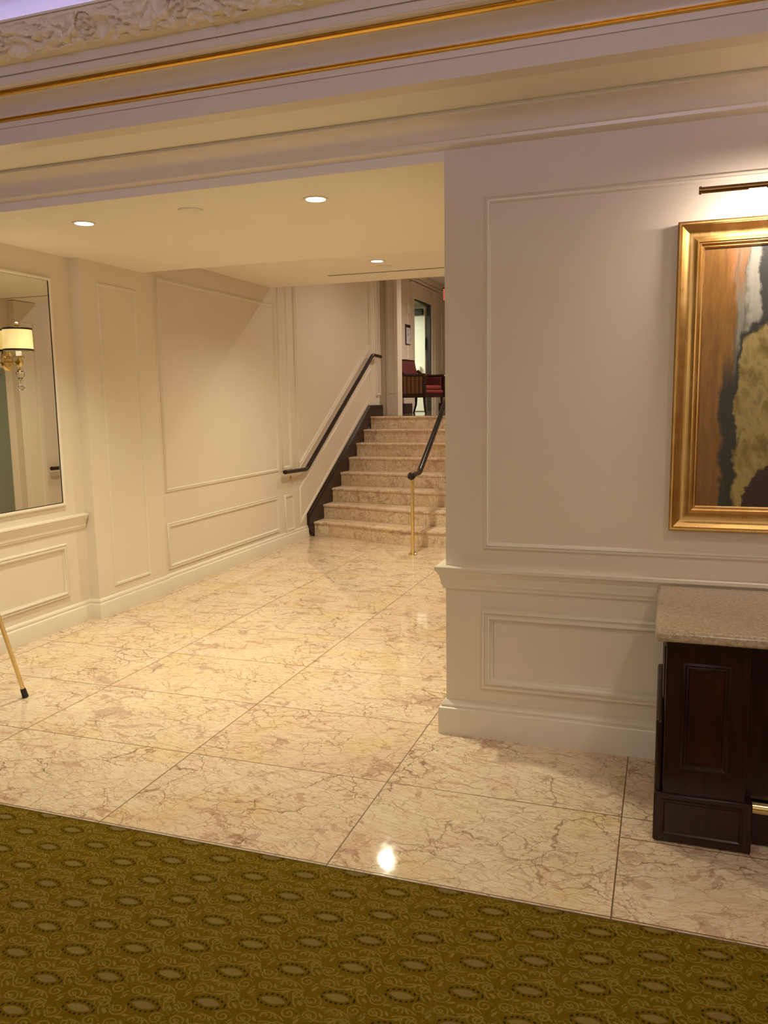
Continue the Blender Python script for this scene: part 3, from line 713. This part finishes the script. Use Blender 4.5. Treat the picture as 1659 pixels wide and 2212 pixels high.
# ================================================================== LIGHT FITTINGS AND CEILING DEVICES
dl = thing('recessed_downlight', 'lit round downlight, leftmost in the passage ceiling above the mirror', 'ceiling light', (-3.234, 4.046, ZC), group='round downlights in the passage ceiling')
MB().lathe([(.068, -.0005), (.069, -.004), (.060, -.005), (.052, -.003), (.052, -.001)]).build('trim_ring', K['white'], dl)
MB().lathe([(.001, -.0035), (.046, -.0038), (.051, -.003), (.051, -.001), (.001, -.001)]).build('lens', K['lens'], dl)
dup(dl, (-1.764, 4.046, ZC), 'lit round downlight in the passage ceiling nearest the opening corner')
dup(dl, (-2.43, 6.88, 2.822), 'lit round downlight farthest back, before the stairs')
sp = MB().lathe([(.001, -.008), (.066, -.008), (.070, -.004), (.070, -.0005)]).build('detector_cover', K['white']); sp.location = (-2.494, 4.008, ZC)
tag(sp, 'flat round cover plate set in the ceiling between the two nearer downlights', 'ceiling cover', 'ceiling cover plates')
s2 = sp.copy(); COL.objects.link(s2); s2.location = (-2.46, 7.16, 2.822)
tag(s2, 'small round cover plate on the ceiling beside the farthest downlight', 'ceiling cover', 'ceiling cover plates')
sd = thing('slot_diffuser', 'long thin dark air slot across the ceiling before the stairs', 'air vent', (-2.1, 7.46, 2.822))
MB().box(-1.04, 1.10, -.012, .012, -.0025, -.0005).build('slot', K['darkslot'], sd, smooth=0)
MB().box(-1.05, 1.10, -.018, -.0121, -.0015, -.0005).box(-1.05, 1.10, .0121, .018, -.0015, -.0005).box(-1.05, -1.04, -.018, .018, -.0015, -.0005).build('slot_rim', K['ceil'], sd, smooth=0)

# ================================================================== MIRROR AND SCONCE
mr = thing('wall_mirror', 'tall wall mirror with thin dark edge on the left passage wall', 'mirror', (XM, 4.24, 1.7))
MB().box(.002, .007, -.42, .447, -.785, .768).build('mirror_glass', K['mirror'], mr, smooth=0)
MB().frame((0, 0, 0), (0, 1, 0), (0, 0, 1), (1, 0, 0), -.423, .450, -.788, .772, [(0, 0), (0, .011), (.005, .011), (.006, .006)]).build('edge_strip', K['darkslot'], mr, smooth=0)
SY, SZ = 4.262, 1.905
sc = thing('wall_sconce', 'lit brass sconce with drum shade and hanging crystals in front of the mirror', 'wall lamp', (XM+.007, SY, SZ))
MB().lathe([(.001, .0), (.066, .0), (.066, .006), (.058, .011), (.052, .008), (.001, .010)], (0, 0, 0), 'X', 32, sx=.72, sy=1.03).build('backplate', K['brass'], sc)
MB().tube([(.008, 0, -.012), (.05, 0, -.014), (.10, 0, -.012)], .006).box(.01, .135, -.012, .012, .010, .026).build('arm', K['brass'], sc, bevel=.001)
MB().lathe([(.001, -.055), (.008, -.050), (.022, -.030), (.026, -.012), (.018, -.004), (.010, .012)], (.10, 0, 0)).build('socket_cup', K['brass'], sc)
MB().lathe([(.017, .026), (.017, .065), (.015, .066)], (.10, 0, 0)).build('candle_sleeve', K['candle'], sc)
sh = MB(); R = .092
sh.lathe([(R-.004, .056), (R, .056), (R*.965, .203), (R*.965-.004, .203)], (.10, 0, 0), seg=40)
shade = sh.build('lamp_shade', K['shade'], sc)
MB().lathe([(R+.0005, .056), (R+.002, .057), (R+.0015, .068), (R+.0002, .069)], (.10, 0, 0), seg=40).build('shade_band', K['band'], shade)
MB().lathe([(R*.968, .190), (R*.968+.002, .191), (R*.965+.002, .202), (R*.965, .203)], (.10, 0, 0), seg=40).build('shade_band', K['band'], shade)
MB().lathe([(.004, .06), (.004, .205), (.012, .210), (.017, .222), (.013, .234), (.004, .240)], (.10, 0, 0)).build('finial', K['brass'], sc)
MB().lathe([(.003, -.055), (.018, -.066), (.029, -.085), (.024, -.106), (.011, -.126), (.005, -.132)], (.10, 0, 0), seg=8).build('crystal_drop', K['glass'], sc, smooth=0)
MB().lathe([(.003, -.132), (.005, -.138), (.002, -.156)], (.10, 0, 0), seg=8).build('drop_link', K['brass'], sc)
MB().lathe([(.001, -.156), (.013, -.165), (.023, -.179), (.013, -.192), (.001, -.202)], (.10, 0, 0), seg=8).build('crystal_bead', K['glass'], sc, smooth=0)
pl = bpy.data.lights.new('sconce_bulb', 'POINT'); pl.energy = 1.2; pl.color = (1, .78, .42); pl.shadow_soft_size = .02
po_ = bpy.data.objects.new('sconce_bulb', pl); COL.objects.link(po_); po_.location = (XM+.107, SY, SZ+.25)

# ================================================================== EASEL (one leg reaches into view)
ez = thing('easel', 'slim brass easel leg with black rubber tip on the marble by the left wall', 'easel', (-3.318, 3.41, 0))
TOP = Vector((-.09, -.38, 1.6)); feet = [Vector((.0, 0, .006)), Vector((-.50, -.45, .006)), Vector((.12, -.80, .006))]
for f in feet:
    dr = (TOP-f).normalized()
    lg = MB().tube([f+dr*.03, f+dr*.9], .0115, 16).tube([f+dr*.86, TOP], .009, 12).build('leg', K['brass'], ez)
    MB().tube([f, f+dr*.008, f+dr*.045, f+dr*.052], .018, 16, .0135).build('rubber_foot', K['black'], lg)
MB().lathe([(.03, -.03), (.04, -.01), (.04, .02), (.02, .035)], TOP).build('leg_hub', K['black'], ez)
MB().tube([feet[0]+(TOP-feet[0])*.45, feet[1]+(TOP-feet[1])*.45], .007).build('cross_bar', K['brass'], ez)

# ================================================================== CONSOLE
cb = thing('console_cabinet', 'dark mahogany panelled counter cabinet against the right wall', 'cabinet', (0.0, 2.93, 0))
W = 1.55
MB().box(.028, W, .05, .665, .18, .757).build('carcass', K['mahog'], cb, bevel=.002)
for x0 in (.028, W-.275):
    pq = MB().box(x0, x0+.275, -.005, .055, .185, .757).build('pilaster_panel', K['mahog'], cb, bevel=.003)
    MB().frame((0, -.005, 0), (1, 0, 0), (0, 0, 1), (0, -1, 0), x0+.055, x0+.215, .285, .680, [(0, 0), (.001, .007), (.009, .010), (.014, .004), (.020, .006), (.024, 0)]).build('panel_moulding', K['mahog'], pq, smooth=50)
    MB().box(x0+.078, x0+.192, -.0075, -.004, .308, .657).build('raised_panel', K['mahog2'], pq, bevel=.002)
    pg = MB().box(x0-.028, x0+.300, -.015, .69, .004, .188).build('plinth', K['mahog'], cb, bevel=.006)
    MB().frame((0, -.015, 0), (1, 0, 0), (0, 0, 1), (0, -1, 0), x0-.002, x0+.270, .030, .168, [(0, 0), (.001, .004), (.008, .005), (.014, -.001)]).build('panel_moulding', K['mahog'], pg, smooth=50)
MB().box(.0, .0275, .006, .665, .16, .455).build('side_skirt', K['mahog'], cb, bevel=.010)
MB().frame((.0275, 0, 0), (0, 1, 0), (0, 0, 1), (-1, 0, 0), .10, .60, .50, .70, [(0, 0), (.001, .005), (.010, .008), (.018, 0)]).build('side_moulding', K['mahog'], cb, smooth=50)
MB().box(.303, W-.275, .10, .16, .185, .757).build('front_panel', K['mahog'], cb, bevel=.003)
MB().box(.31, W-.275, .06, .66, .004, .12).build('toe_kick', K['mahog'], cb, bevel=.003)
fr = MB().tube([(.328, .028, .160), (W-.30, .028, .160)], .0215, 24).build('foot_rail', K['brass'], cb)
ct = MB().box(-.012, W+.03, -.075+.02, .672, .759, .802).build('countertop', K['granite'], bevel=.014, seg=4); ct.location = (0, 2.93, 0)
tag(ct, 'beige speckled granite countertop with rounded edge lying on the dark cabinet', 'countertop')

# ================================================================== PAINTING AND PICTURE LIGHT
PX0, PX1, PZ0, PZ1 = .024, 1.13, 1.040, 2.302
pt = thing('framed_painting', 'large oil painting with yellow-coated figure in wide gold frame on the right wall', 'painting', (PX0, YW, PZ0))
gp = [(0, 0), (0, .052), (.006, .056), (.012, .054), (.013, .049), (.016, .050)]
for i in range(9):
    a = i/8; gp.append((.018+.058*a, .052-.016*math.sin(a*PI*.95)-.012*a))
gp += [(.077, .044), (.082, .045), (.084, .038), (.089, .040), (.094, .034), (.096, .028), (.101, .029), (.106, .022), (.106, .012)]
MB().frame((0, 0, 0), (1, 0, 0), (0, 0, 1), (0, -1, 0), 0, PX1-PX0, 0, PZ1-PZ0, gp).build('picture_frame', K['gilt'], pt, smooth=28)
cv = MB().box(0, PX1-PX0-.21, -.016, -.004, 0, PZ1-PZ0-.21).build('canvas', K['canvas'], pt, smooth=0); cv.location = (.105, 0, .105)
MB().box(.01, PX1-PX0-.01, -.006, -.001, .01, PZ1-PZ0-.01).build('backing_board', K['mahog'], pt, smooth=0)
LXC, LY, LZ = .50, 3.40, 2.372
lt = thing('picture_light', 'long slim bronze picture light above the gold framed painting', 'picture light', (LXC, LY, LZ))
bar = MB().tube([(-.405, 0, 0), (.405, 0, 0)], .012, 16).lathe([(.013, -.408), (.015, -.406), (.015, -.400), (.013, -.398)], (0, 0, 0), 'X', 16).build('lamp_tube', K['bronze'], lt)
MB().tube([(0, .005, .008), (0, .08, .05), (0, .18, .03), (0, .249, -.01)], .007).build('support_arm', K['bronze'], lt)
MB().box(-.235, -.175, -.006, .008, -.0155, -.010).build('bulb', K['lens'], lt)
MB().lathe([(.03, .249), (.03, .243), (.02, .238)], (0, 0, -.01), 'Y', 20).build('wall_plate', K['bronze'], lt)
a1 = area('picture_lamp', (LXC+.05, LY+.03, LZ-.02), 6.5, (1, .86, .76), .7, .02, (0, .8, -.75))
spot('picture_lamp', (.95, 3.36, 2.34), 6, (1, .80, .68), 165, .5, (-.1, .8, .1), .02)

# ================================================================== UPPER HALL THINGS
ar = thing('armchair', 'dark wood armchair in red upholstery with striped side at the top of the stairs', 'armchair', (-4.03, 13.55, ZU), math.atan2(-.28, .96)+PI/2)
# local axes: -Y is the chair's front, X its width
WD, DP = .31, .29
for sx in (-1, 1):
    MB().tube([(sx*(WD-.03), -DP+.03, .30), (sx*(WD-.03), -DP+.025, .18), (sx*(WD-.022), -DP+.01, .07), (sx*(WD-.01), -DP-.01, 0)], .026, 10, .015).build('leg', K['mahog'], ar)
    MB().tube([(sx*(WD-.04), DP-.03, .30), (sx*(WD-.035), DP-.02, .15), (sx*(WD-.02), DP+.04, 0)], .025, 10, .014).build('leg', K['mahog'], ar)
    am = MB().tube(fillet([(sx*WD, -DP-.02, .605), (sx*WD, -DP-.01, .645), (sx*WD, -.08, .640), (sx*(WD-.005), .14, .655), (sx*(WD-.03), .24, .74)], .03), .027, 10).build('arm_rest', K['mahog'], ar)
    MB().lathe([(.001, -.032), (.030, -.03), (.034, 0), (.030, .03), (.001, .032)], (sx*WD, -DP-.005, .612), 'X', 16).build('arm_scroll', K['mahog'], am)
    sp_ = MB().box(-.265, .25, -.014, .014, .33, .63).build('side_panel', K['stripe'], ar, bevel=.01)
    sp_.location = (sx*WD, 0, 0); sp_.rotation_euler = (0, 0, PI/2)
    MB().box(sx*(WD-.030)-.010, sx*(WD-.030)+.010, -.25, .22, .34, .62).build('arm_lining', K['maroon'], ar, bevel=.006)
    MB().box(sx*WD-.022, sx*WD+.022, -DP-.02, -DP+.025, .27, .62).build('arm_post', K['mahog'], ar, bevel=.008)
MB().box(-WD, WD, -DP, DP-.01, .27, .335).build('seat_rail', K['mahog'], ar, bevel=.01)
MB().box(-WD+.03, WD-.03, -DP-.01, .20, .335, .395).build('seat_deck', K['red'], ar, bevel=.025, seg=4)
MB().box(-WD+.035, WD-.035, -DP+.03, .20, .395, .475).build('seat_cushion', K['red'], ar, bevel=.03, seg=4)
bk = MB()
for (y0, y1, z) in ((.20, .28, .33), (.215, .295, .60), (.245, .315, .80), (.27, .33, .905)):
    wv = WD-.015 if z < .7 else WD-.055
    bk.v += [(-wv, y0, z), (wv, y0, z), (wv, y1, z), (-wv, y1, z)]
for i in range(3):
    for k in range(4): bk.f.append((i*4+k, i*4+(k+1) % 4, (i+1)*4+(k+1) % 4, (i+1)*4+k))
bk.f += [(3, 2, 1, 0), (12, 13, 14, 15)]
br = bk.build('backrest', K['maroon'], ar, bevel=.02, seg=3)
MB().tube([(-WD+.05, .30, .91), (0, .305, .918), (WD-.05, .30, .91)], .018, 10).build('crest_rail', K['mahog'], br)

ns = thing('notice_board', 'small dark framed notice hanging on the hall wall beside the door', 'sign', (DX, 14.34, 2.8))
MB().box(.001, .018, -.14, .14, -.175, .185).build('notice_frame', K['mahog'], ns, bevel=.003)
pp = MB().box(.018, .020, -.12, .12, -.16, .13).build('notice_paper', K['paperw'], ns, smooth=0)
tx = MB()
for i, (z, w_) in enumerate([(.085, .10), (.065, .08), (.02, .11), (0, .13), (-.02, .07)]): tx.box(.020, .0208, -.08, -.08+w_, z, z+.009)
tx.build('text_lines', K['ink'], pp, smooth=0)
th = thing('thermostat', 'small white thermostat box on the hall wall above the framed notice', 'thermostat', (DX, 14.40, 3.27))
MB().box(.001, .022, -.07, .07, -.09, .09).build('housing', K['white'], th, bevel=.006)
MB().lathe([(.022, .022), (.022, .045), (.012, .05)], (0, .09, -.01), 'X', 14).build('sensor_knob', K['white'], th)
ex = thing('exit_sign', 'red exit sign hanging from the hall ceiling, mostly hidden by the wall corner', 'exit sign', (-3.90, 15.4, 3.62))
MB().box(-.20, .20, -.02, .02, -.105, .105).build('sign_face', K['exit'], ex, bevel=.004)
MB().box(-.21, .21, -.028, .028, .105, .125).build('sign_cap', K['mahog'], ex, bevel=.003)
MB().tube([(0, 0, .12), (0, 0, .33)], .01).build('hanger', K['white'], ex)
fc = bpy.data.curves.new('letters', 'FONT'); fc.body = 'EXIT'; fc.size = .15; fc.align_x = 'CENTER'; fc.align_y = 'CENTER'; fc.extrude = .002
fo = bpy.data.objects.new('letters', fc); COL.objects.link(fo); fo.parent = ex; fo.location = (0, -.0215, 0); fo.rotation_euler = (PI/2, 0, 0)
bpy.context.view_layer.update(); me = bpy.data.meshes.new_from_object(fo.evaluated_get(bpy.context.evaluated_depsgraph_get()))
bpy.data.objects.remove(fo); me.materials.clear(); me.materials.append(emit('exit_letter', (1, .30, .22), .7))
fo = bpy.data.objects.new('letters', me); COL.objects.link(fo); fo.parent = ex; fo.location = (0, -.0215, 0); fo.rotation_euler = (PI/2, 0, 0)
